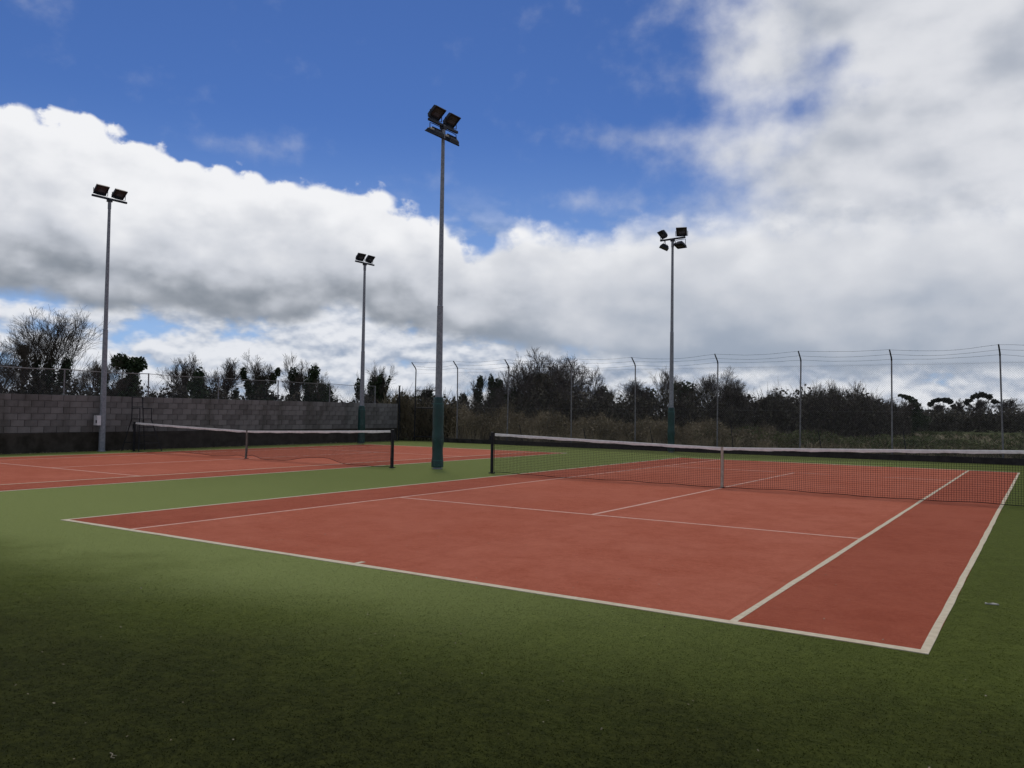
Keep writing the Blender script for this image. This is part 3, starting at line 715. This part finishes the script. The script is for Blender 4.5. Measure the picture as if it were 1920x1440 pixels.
def tree(label, x, y, H, Wd, seed, ivy=None, blobs=None, twig='twig', group='trees along the field boundary', name='bare_tree', leafmat='ivy', rt_=.0068, lsz=.13, dens=1.0, **kw):
    root = thing(name, label, 'tree', (x, y, -.05), 0, group)
    sg = grow(seed, **kw)
    P0 = np.array([s_[0] for s_ in sg]); P1 = np.array([s_[1] for s_ in sg]); r0 = np.array([s_[2] for s_ in sg]); r1 = np.array([s_[3] for s_ in sg]); lv = np.array([s_[4] for s_ in sg])
    # fit to the real size
    kz = H / P1[:, 2].max(); rad = np.percentile(np.hypot(P1[:, 0], P1[:, 1]), 96); kx = (Wd / 2) / rad
    sc = np.array([kx, kx, kz]); P0 = P0 * sc; P1 = P1 * sc; kr = (kz * .75 + kx * .25)
    fine_ = np.array([1.0, .85, .55, .34, .26, .26])[lv]
    r0 = np.maximum(r0 * kr * .62 * fine_, rt_ * .55); r1 = np.maximum(r1 * kr * .62 * fine_, rt_ * .42)
    m0 = lv <= 1
    link('trunk', arr_mesh('trunk', segs_verts(P0[m0], P1[m0], r0[m0], r1[m0], 6), 4), 'bark', root)
    link('crown', arr_mesh('crown', segs_verts(P0[~m0], P1[~m0], r0[~m0], r1[~m0], 3), 4), twig, root)
    nr = np.random.default_rng(seed); C_ = []
    if ivy:   # (height fraction reached on the trunks, sleeve radius m, height fraction on limbs)
        zf, R_, zl = ivy
        sel = ((lv == 0) & (P0[:, 2] < zf * H)) | ((lv == 1) & (P0[:, 2] < zl * H) & (P1[:, 2] < zl * H * 1.15))
        for a, b_, l_ in zip(P0[sel], P1[sel], lv[sel]):
            ln = np.linalg.norm(b_ - a); rr = R_ * (1.0 if l_ == 0 else .62) * nr.uniform(.75, 1.25)
            n_ = int(max(30, 900 * ln * rr * dens)); t_ = nr.random((n_, 1)); o = nr.normal(size=(n_, 3)); o /= np.linalg.norm(o, axis=1, keepdims=True)
            C_.append(a + (b_ - a) * t_ + o * rr * (nr.random((n_, 1)) ** .45))
    if blobs:  # (sideways m, height m, half width, half height): leafy masses; sideways runs along the hedge line
        s_ = (Vector((x, y, 0)) - VP).normalized(); lat = np.array([s_.y, -s_.x, 0])
        for bx_, bz, bw, bh in blobs:
            n_ = int(1300 * (bw * bh + .12) * dens) + 60; o = nr.normal(size=(n_, 3)); o /= np.linalg.norm(o, axis=1, keepdims=True); o *= (nr.random((n_, 1)) ** .40)
            lump = 1 + .22 * np.sin(o[:, :1] * 5 + seed) * np.sin(o[:, 2:3] * 6 + seed * 2)
            C_.append(lat * bx_ + np.array([0, 0, bz]) + o * np.array([bw, bw, bh]) * lump)
    if C_:
        C_ = np.concatenate(C_); C_[:, 2] = np.maximum(C_[:, 2], .05)
        link('ivy' if leafmat == 'ivy' else 'foliage', arr_mesh('ivy', leaf_verts(C_, lsz, nr), 4), leafmat, root)
    return root
def pine_dome(hw, zt, drop, seed):
    r_ = random.Random(seed); o = []
    for k in range(11):
        a = -1 + 2 * k / 10 + r_.uniform(-.06, .06); o.append((hw * a, zt - drop * a * a + r_.uniform(-.16, .10), r_.uniform(.30, .55), r_.uniform(.22, .40)))
    return o
G1, G2, G3 = 'trees behind the block wall', 'trees beyond the wire fence', 'distant trees across the field'
tree('bare tree cut off by the left edge of the picture, thin twigs', -44.5, 19.9, 6.0, 5.2, 1, (.35, .3, .3), None, group=G1, nlimb=9)
tree('largest bare tree behind the block wall, domed crown, ivy on several trunks', -47.4, 23.1, 8.8, 8.8, 2, (.62, .30, .30), [(-.5, 5.5, .45, .4), (-.4, 4.2, .36, 1.0), (2.1, 3.9, .42, 1.1), (.9, 3.3, .35, .9)], group=G1, trunks=5, nlimb=6, fan=.30, trunk=.62, kids=(6, 5, 5), up=.16)
tree('small twiggy bare tree on the right flank of the largest tree', -51.5, 29.9, 5.6, 2.8, 3, None, None, group=G1, nlimb=8)
tree('slim bare tree half hidden by the unpadded floodlight mast', -40.0, 24.1, 5.4, 2.3, 4, (.8, .3, .3), [(-.1, 3.2, .28, 1.0)], group=G1, nlimb=7)
tree('club-headed ivy-smothered tree just right of the unpadded mast', -35.0, 22.7, 4.9, 2.4, 5, (1.0, .5, .5), [(-.55, 4.45, .52, .45), (.10, 4.2, .55, .55), (.48, 4.3, .45, .48), (.15, 3.2, .48, .8), (.2, 2.0, .62, 1.1)], group=G1, name='ivy_clad_tree', nlimb=6, dens=1.3)
tree('low ivy-covered tree stump between mast and club-headed tree', -39.4, 25.0, 4.0, 1.8, 6, (.9, .4, .6), [(.1, 2.6, .7, 1.1)], group=G1, name='ivy_clad_tree', nlimb=5)
tree('pale bare tree with fan of fine twigs left of a small ivy column', -42.4, 31.5, 5.9, 3.2, 7, (.75, .22, .2), [(.25, 3.2, .22, .9)], group=G1, nlimb=8, ang=(.45, .8))
tree('small ivy column with knobbly crooked top between two bare trees', -35.3, 27.7, 4.5, 1.4, 8, (1.0, .34, .5), [(-.3, 3.1, .40, .45), (.05, 3.6, .36, .8), (.1, 2.5, .6, .9)], group=G1, name='ivy_clad_tree', nlimb=4)
tree('rounded bare tree with dense mop of twigs behind the block wall', -43.8, 36.3, 5.9, 3.7, 9, (.5, .35, .3), [(-.5, 2.6, .45, .7), (.9, 2.7, .35, .7)], group=G1, nlimb=10, kids=(8, 6, 6), droop=.3)
tree('bare tree with spreading top above a forked ivy base', -35.8, 33.5, 6.2, 3.6, 10, (.75, .42, .3), [(-1.35, 4.15, .22, .55), (-1.05, 3.4, .26, .5), (-.75, 2.75, .35, .6), (-.1, 3.2, .55, 1.0), (.65, 3.9, .28, .45), (1.0, 4.4, .2, .35), (.2, 2.2, .9, 1.0)], group=G1, nlimb=9, ang=(.5, .85))
tree('ivy pillar with bare twigs sprouting from its top', -37.3, 37.9, 6.3, 2.4, 11, (.75, .38, .2), [(-.15, 4.2, .45, .8), (0, 2.9, .42, 1.1)], group=G1, name='ivy_clad_tree', nlimb=7)
tree('broad leaning ivy column right of the ivy pillar', -32.1, 34.6, 5.1, 1.8, 12, (1.0, .40, .5), [(.25, 4.3, .40, .6), (.0, 3.4, .5, .9), (-.05, 2.2, .55, 1.0), (.65, 3.0, .3, .8)], group=G1, name='ivy_clad_tree', nlimb=6)
tree('small gnarled ivy tree with a few bare stubs near the far wall', -29.9, 34.0, 4.5, 2.4, 13, (.9, .30, .55), [(.1, 2.6, .35, .9), (-.3, 3.1, .25, .5)], group=G1, name='ivy_clad_tree', nlimb=6, ang=(.6, 1.1))
tree('fan-shaped ivy tree behind the far padded mast', -30.6, 38.9, 5.6, 3.8, 14, (.95, .26, .72), [(-.7, 3.2, .3, .8), (.3, 3.3, .35, .9), (.9, 3.7, .3, .7)], group=G1, name='ivy_clad_tree', trunks=6, nlimb=6, fan=.5, trunk=.6, kids=(6, 5, 4))
tree('low dark bushy tree seen through the steel gate', -23.6, 37.1, 3.7, 2.6, 15, (.7, .4, .4), [(.1, 2.7, .45, .55), (-.3, 2.0, .8, .9)], group=G2, nlimb=7, twig='dtwig')
tree('low spreading bush tree between corner post and gate', -27.4, 39.2, 3.3, 2.6, 16, (.6, .3, .3), [(0, 1.9, .8, .9)], group=G2, nlimb=7, twig='dtwig')
tree('short ivy stub tree left of the tall narrow ivy column', -22.8, 40.2, 3.2, 1.5, 17, (.9, .3, .4), [(0, 2.3, .38, .75)], group=G2, name='ivy_clad_tree', nlimb=5)
tree('tall narrow ivy column beyond the wire fence', -23.1, 42.5, 4.5, 1.6, 18, (1.0, .34, .3), [(.1, 3.9, .24, .5), (-.05, 3.0, .34, .8), (0, 2.0, .38, .9)], group=G2, name='ivy_clad_tree', nlimb=5, twig='dtwig')
tree('ivy tree with ragged double top right of the narrow column', -23.2, 44.9, 4.8, 2.0, 19, (1.0, .3, .5), [(-.35, 3.9, .24, .7), (.25, 3.7, .4, .6), (-.1, 2.5, .6, 1.0)], group=G2, name='ivy_clad_tree', nlimb=7, trunks=2)
tree('scrubby bare tree rising highest in the thicket behind the fence', -16.0, 37.6, 5.9, 4.6, 20, (.5, .3, .3), [(-.6, 2.2, .7, 1.0)], group=G2, twig='dtwig', nlimb=10, trunks=3, kids=(7, 6, 6), bend=.3)
tree('dense dark evergreen mass in the middle of the thicket', -14.1, 36.5, 4.5, 2.8, 21, (.9, .5, .7), [(0, 3.3, .8, .9), (.3, 2.4, 1.3, 1.1), (-.2, 1.8, 1.4, 1.1)], group=G2, name='evergreen_tree', leafmat='hleaf', twig='dtwig', nlimb=8)
tree('broad round bare tree with arching twigs right in the thicket', -14.1, 41.0, 5.8, 5.8, 22, (.35, .3, .2), [(1.6, 2.6, .5, .9), (.3, 2.0, 1.4, .9)], group=G2, twig='dtwig', nlimb=8, kids=(8, 6, 5), droop=.6, up=.14, bend=.2, trunks=4, fan=.55)
tree('small ivy snag at the right edge of the thicket', -13.3, 43.8, 3.6, 1.6, 23, (.8, .3, .4), [(0, 2.4, .45, .9)], group=G2, name='ivy_clad_tree', nlimb=6, twig='dtwig')
tree('rounded shrubby tree behind the fourth cranked post', -11.1, 44.8, 4.2, 3.2, 24, (.6, .35, .4), [(.1, 2.6, .9, .9), (-.4, 2.0, .9, .8)], group=G2, twig='dtwig', nlimb=9, trunks=2)
tree('pale slender bare tree behind the four-lamp fence mast', -13.5, 54.6, 5.7, 3.0, 25, None, None, group=G2, nlimb=9, ang=(.4, .75))
tree('blocky dark ivy mass right of the fence mast', -9.3, 47.7, 4.2, 2.2, 26, (1.0, .5, .7), [(-.1, 3.4, .85, .65), (.2, 2.6, 1.0, .9), (0, 1.8, 1.2, 1.0)], group=G2, name='ivy_clad_tree', nlimb=6, dens=1.2)
tree('bare windswept tree leaning right behind the fifth cranked post', -7.1, 48.5, 5.2, 3.9, 27, (.4, .35, .3), [(.6, 2.9, .4, .8), (0, 2.0, 1.2, .8)], group=G2, twig='dtwig', nlimb=10, trunks=3, lean=.25, kids=(8, 6, 6))
tree('low wispy thorn tree left of the sixth cranked post', -5.1, 53.3, 4.0, 3.4, 28, None, [(0, 2.3, 1.3, .9)], group=G2, twig='dtwig', nlimb=9, trunks=3, leafmat='hleaf')
tree('thorn tree with upswept twigs right of the sixth cranked post', -3.3, 57.9, 4.4, 3.2, 29, None, [(0, 2.3, 1.3, 1.0)], group=G2, twig='dtwig', nlimb=9, trunks=3, leafmat='hleaf', lean=.2)
tree('dark pointed thorn tree at the middle of the hedge', -2.1, 60.2, 4.6, 2.4, 30, (.6, .3, .4), [(0, 2.8, .8, 1.0)], group=G2, twig='dtwig', nlimb=8, trunks=2)
tree('last bare tree with thin upright twigs at the right end of the hedge', -.5, 62.5, 4.8, 2.6, 31, (.5, .3, .3), [(.1, 2.6, .7, .9)], group=G2, nlimb=9, trunks=2, ang=(.35, .7))
tree('small sparse spreading trees left of the seventh cranked post', -2.0, 82.6, 3.8, 4.2, 32, (.6, .25, .4), [(1.0, 2.4, .35, .7)], group=G3, nlimb=8, trunks=2, droop=.4, twig='dtwig', rt_=.02)
tree('windswept ivy tree leaning left beyond the open field', 1.4, 78.0, 3.6, 2.6, 33, (.7, .3, .5), [(-1.15, 3.85, .25, .12), (-.85, 3.75, .3, .16), (-.5, 3.6, .4, .22), (-.15, 3.35, .42, .26), (.1, 2.95, .45, .34), (.25, 2.3, .5, .5), (.3, 1.5, 1.1, .8)], group=G3, name='ivy_clad_tree', nlimb=6, rt_=.02)
tree('small umbrella-topped pine on the far skyline', -1.6, 133.0, 4.2, 3.0, 34, None, pine_dome(1.5, 4.75, .9, 5) + [(0, 1.5, 1.5, 1.0)], group=G3, name='pine_tree', leafmat='pine', nlimb=7, twig='dtwig', rt_=.035, lsz=.19, dens=.85)
tree('thin bare tree between the two far pines', 1.2, 128.2, 4.8, 3.6, 35, None, None, group=G3, nlimb=8, droop=.4, twig='dtwig', rt_=.03)
tree('larger umbrella-topped pine on the far skyline', 4.2, 123.4, 4.7, 3.4, 36, None, pine_dome(1.75, 5.15, 1.1, 9) + [(0, 1.5, 1.5, 1.0)], group=G3, name='pine_tree', leafmat='pine', nlimb=7, twig='dtwig', rt_=.04, lsz=.19, dens=.85)
tree('sparse bare tree on the far skyline left of the last fence post', 7.3, 128.5, 4.9, 4.8, 37, None, None, group=G3, nlimb=9, droop=.4, twig='dtwig', rt_=.03)

# ------------------------------------------------------------------ hedges and scrub (uncountable growth)
def ragged(x): return .5 * math.sin(x * 1.7) + .3 * math.sin(x * 4.1 + 1) + .2 * math.sin(x * 9.3 + 2)
def hedge(name, label, pts, depth, seed, nl, nt, lsz, mats=('hleaf', 'dtwig'), zb=0.0, rt_=.014, sparse=.25):
    nr = np.random.default_rng(seed); pts = np.array(pts); d = np.linalg.norm(np.diff(pts[:, :2], axis=0), axis=1); cum = np.concatenate([[0], np.cumsum(d)]); L_ = cum[-1]
    root = bpy.data.objects.new(name, None); COL.objects.link(root); kind(root, 'stuff', label)
    def at(n, hk):
        s_ = nr.random(n) * L_; X = np.interp(s_, cum, pts[:, 0]); Y = np.interp(s_, cum, pts[:, 1]); H_ = np.interp(s_, cum, pts[:, 2])
        i = np.clip(np.searchsorted(cum, s_) - 1, 0, len(d) - 1); t_ = (pts[i + 1, :2] - pts[i, :2]) / d[i][:, None]
        nx, ny = -t_[:, 1], t_[:, 0]; o = nr.uniform(-.5, .5, n) * depth
        rag = np.array([ragged(a) for a in s_ * 1.3 + o * .9 + seed]); H_ = H_ * (1 + .24 * rag) * (1 - .35 * np.abs(o / depth * 2) ** 2)
        return X + nx * o, Y + ny * o, H_
    X, Y, H_ = at(nl, 1); z = zb + H_ * nr.random(nl) ** .75
    o = link('hedge_leaves', arr_mesh('hedge_leaves', leaf_verts(np.stack([X, Y, z], 1), lsz, nr), 4), mats[0], root); o['kind'] = 'stuff'
    X, Y, H_ = at(nt, 1); z0 = zb + H_ * nr.uniform(.0, .75, nt); ln = H_ * nr.uniform(.2, .52, nt)
    a = np.stack([X, Y, z0], 1); dr = np.stack([nr.normal(0, .38, nt), nr.normal(0, .38, nt), np.ones(nt)], 1); b_ = a + dr * ln[:, None]
    o = link('hedge_twigs', arr_mesh('hedge_twigs', segs_verts(a, b_, np.full(nt, rt_), np.full(nt, rt_ * .4), 3), 4), mats[1], root); o['kind'] = 'stuff'
    return root
hedge('hedgerow', 'dark overgrown hedgerow behind the block wall', [(-48.9, 19.8, 3.4), (-47.2, 21.1, 3.2), (-45.5, 22.3, 3.5), (-43.3, 24.3, 3.1), (-42.0, 24.7, 2.7), (-39.7, 24.6, 2.9), (-38.8, 26.0, 2.6), (-39.9, 28.0, 2.9), (-38.9, 29.5, 3.3), (-37.9, 30.9, 3.1), (-37.0, 32.0, 2.6), (-36.3, 32.9, 2.9), (-35.1, 34.3, 2.9), (-34.5, 35.0, 2.4), (-33.4, 34.7, 2.6), (-31.1, 35.7, 2.4), (-29.5, 37.2, 2.6), (-26.7, 37.1, 2.4)], 2.2, 51, 26000, 5000, .17)
hedge('thicket', 'dark bramble and thorn thicket behind the wire fence', [(-21.4, 31.1, 2.2), (-20.8, 31.7, 2.5), (-19.8, 32.5, 2.6), (-19.0, 33.1, 2.3), (-20.7, 36.9, 2.2), (-20.4, 39.5, 2.2), (-18.1, 38.7, 2.5), (-14.8, 36.0, 2.7), (-11.8, 35.4, 2.9), (-10.8, 38.2, 2.7), (-10.8, 40.5, 2.3), (-10.5, 42.9, 2.8), (-8.3, 43.8, 3.0), (-7.1, 46.4, 2.9), (-5.7, 48.9, 3.0)], 2.4, 52, 26000, 9000, .15)
hedge('hedgerow', 'long dark thorn hedge behind the right half of the wire fence', [(-6.5, 50.8, 3.0), (-5.6, 51.1, 3.2), (-4.3, 51.4, 3.0), (-3.0, 53.8, 3.2), (-1.7, 56.2, 3.4), (-.3, 58.5, 3.4), (.4, 62.7, 2.9), (1.1, 68.9, 2.2)], 2.6, 53, 16000, 7000, .17)
hedge('hedgerow', 'low distant hedgerow along the far edge of the field', [(-9, 96, 2.6), (-6.6, 102.1, 2.6), (-3.5, 110.6, 2.8), (-2.1, 114.8, 2.7), (1.8, 121.2, 2.7), (5.5, 121.5, 2.9), (11.6, 123.6, 2.8), (19.6, 125.4, 3.0), (40, 128, 3.0)], 4.0, 54, 26000, 6000, .30, rt_=.03)
hedge('bramble', 'dark bramble clump between the wall end and the gate', [(-20.5, 29.4, 2.3), (-19.2, 29.6, 2.4), (-18.0, 29.9, 2.3), (-16.6, 30.0, 1.9), (-15.6, 30.1, 1.7)], 1.0, 55, 7000, 3500, .10, ('hleaf', 'brown'))
# rough bank right behind the fence: brambles, dead stems, straw grass
hedge('bramble', 'brown bramble scrub along the left part of the wire fence', [(-16.0, 30.4, 1.75), (-13.0, 30.6, 1.75), (-10.5, 30.8, 1.6), (-8.0, 30.8, 1.45), (-5.0, 30.8, 1.35), (-2, 30.9, 1.3), (1.5, 31, 1.05)], 2.4, 56, 26000, 14000, .075, ('brown', 'brown'), rt_=.006)
hedge('bramble', 'green and brown scrub along the right part of the wire fence', [(-2, 31.4, 1.1), (2, 31.4, 1.0), (6, 31.4, .80), (10, 31.4, .72), (15, 31.5, .8), (18, 31.5, .8)], 3.0, 57, 24000, 8000, .085, ('grass', 'brown'), rt_=.006)
def blades(name, label, n, xr, yr, hfun, seed, mat, wd, clump):
    nr = np.random.default_rng(seed); nc = max(1, n // clump)
    cx = nr.uniform(*xr, nc); cy = nr.uniform(*yr, nc); ch = hfun(cx, cy) * nr.uniform(.55, 1.2, nc); lean = nr.normal(0, .35, (nc, 2))
    i = np.repeat(np.arange(nc), clump); m = len(i)
    b0 = np.stack([cx[i] + nr.normal(0, .10, m), cy[i] + nr.normal(0, .10, m), np.full(m, -.05)], 1)
    hh = ch[i] * nr.uniform(.5, 1.1, m); dr = lean[i] + nr.normal(0, .32, (m, 2))
    mid = b0 + np.stack([dr[:, 0] * hh * .35, dr[:, 1] * hh * .35, hh * .62], 1); tip = b0 + np.stack([dr[:, 0] * hh, dr[:, 1] * hh, hh * nr.uniform(.75, 1.0, m)], 1)
    an = nr.uniform(0, 6.28, m); w = (np.stack([np.cos(an), np.sin(an), 0 * an], 1)) * wd * .5
    q1 = np.stack([b0 - w, b0 + w, mid + w * .8, mid - w * .8], 1); q2 = np.stack([mid - w * .8, mid + w * .8, tip + w * .15, tip - w * .15], 1)
    return kind(link(name, arr_mesh(name, np.concatenate([q1, q2]).reshape(-1, 3), 4), mat), 'stuff', label)
blades('dry_grass', 'pale dry grass tufts standing behind the wire fence', 26000, (-16, 17), (29.15, 33.0), lambda x, y: 1.15 - .022 * (x + 16), 61, 'straw', .016, 18)
blades('rough_grass', 'rough green grass behind the wire fence', 30000, (-10, 19), (29.1, 37), lambda x, y: .55 - .004 * (x + 10), 62, 'grass', .020, 20)
blades('rough_grass', 'coarse tussocky grass of the open field', 26000, (-6, 22), (37, 95), lambda x, y: .42 + .15 * np.sin(x * .7) * np.sin(y * .23), 63, 'grass', .06, 20)
blades('dry_grass', 'scattered dry tussocks in the open field', 7000, (-6, 22), (35, 80), lambda x, y: .5 + 0 * x, 64, 'straw', .04, 14)

# ------------------------------------------------------------------ pile of the turf close to the camera
nr = np.random.default_rng(90); n = 330000
ang = R(-33) + nr.uniform(-R(38), R(38), n); rr = 3.2 + 19.0 * nr.random(n) ** 1.5
bx_ = 11.67 + np.sin(ang) * rr; by_ = -6.40 + np.cos(ang) * rr
ok = ((by_ < -.02) | (bx_ > CW + .02) | (bx_ < -.22)) & (bx_ > -4.8); bx_, by_, rr = bx_[ok], by_[ok], rr[ok]; n = len(bx_)
fd = np.clip((21.0 - rr) / 15.0, .12, 1.0)
b0 = np.stack([bx_, by_, np.zeros(n)], 1); aw = nr.uniform(0, 6.28, n); w_ = np.stack([np.cos(aw), np.sin(aw), 0 * aw], 1) * .0030
tp = b0 + np.stack([nr.normal(0, .007, n), nr.normal(0, .007, n), nr.uniform(.002, .0075, n) * fd], 1)
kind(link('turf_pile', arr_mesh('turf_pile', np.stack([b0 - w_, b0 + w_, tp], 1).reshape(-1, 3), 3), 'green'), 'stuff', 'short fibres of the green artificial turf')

# ------------------------------------------------------------------ small things on the turf
nr = np.random.default_rng(77)
mb = MB(); mb.add([(-.075, -.012, .012), (-.03, -.022, .020), (.02, -.012, .012), (.075, -.018, .018), (.08, .010, .012), (.02, .016, .022), (-.03, .008, .012), (-.07, .015, .018),
                   (-.075, -.012, .003), (-.03, -.022, .006), (.02, -.012, .003), (.075, -.018, .006), (.08, .010, .003), (.02, .016, .008), (-.03, .008, .003), (-.07, .015, .006)],
       [(0, 1, 6, 7), (1, 2, 5, 6), (2, 3, 4, 5), (15, 14, 9, 8), (14, 13, 10, 9), (13, 12, 11, 10)] + [(k, k + 8, (k + 1) % 8 + 8, (k + 1) % 8) for k in range(8)])
o = tag(build(mb, 'paper_scrap', 'paper'), 'small torn white paper scrap on the green turf right of the sideline', 'litter'); o.location = (11.25, 2.05, 0); o.rotation_euler.z = R(10); o.scale = (.72, .8, .8)
mb = MB(); mb.tube([(-.04, 0, .006), (-.012, .008, .009), (.02, -.003, .007), (.045, .010, .011)], [.0025, .0025, .002, .0015], 5); mb.tube([(.0, .003, .008), (.02, .022, .010)], [.002, .0012], 5)
o = tag(build(mb, 'twig', 'debris'), 'tiny pale twig lying on the turf near the bottom left', 'twig'); o.location = (8.0, -4.15, 0); o.rotation_euler.z = R(-25)
n = 700; C_ = np.stack([nr.uniform(0, 15, n), nr.uniform(-6, 3, n), np.full(n, .012)], 1)
kind(link('leaf_litter', arr_mesh('leaf_litter', leaf_verts(C_, .011, nr, 3.0), 4), 'debris'), 'stuff', 'tiny scattered leaf specks on the green turf')
n = 500; C_ = np.stack([-17.3 + nr.normal(0, .08, n) - .043 * (np.linspace(5, 28, n) - 5), np.linspace(5, 28, n), np.full(n, .02)], 1)
kind(link('leaf_litter', arr_mesh('leaf_litter', leaf_verts(C_, .05, nr, 2.0), 4), 'brown'), 'stuff', 'dead leaves gathered along the foot of the block wall')
print('blocks', cnt)
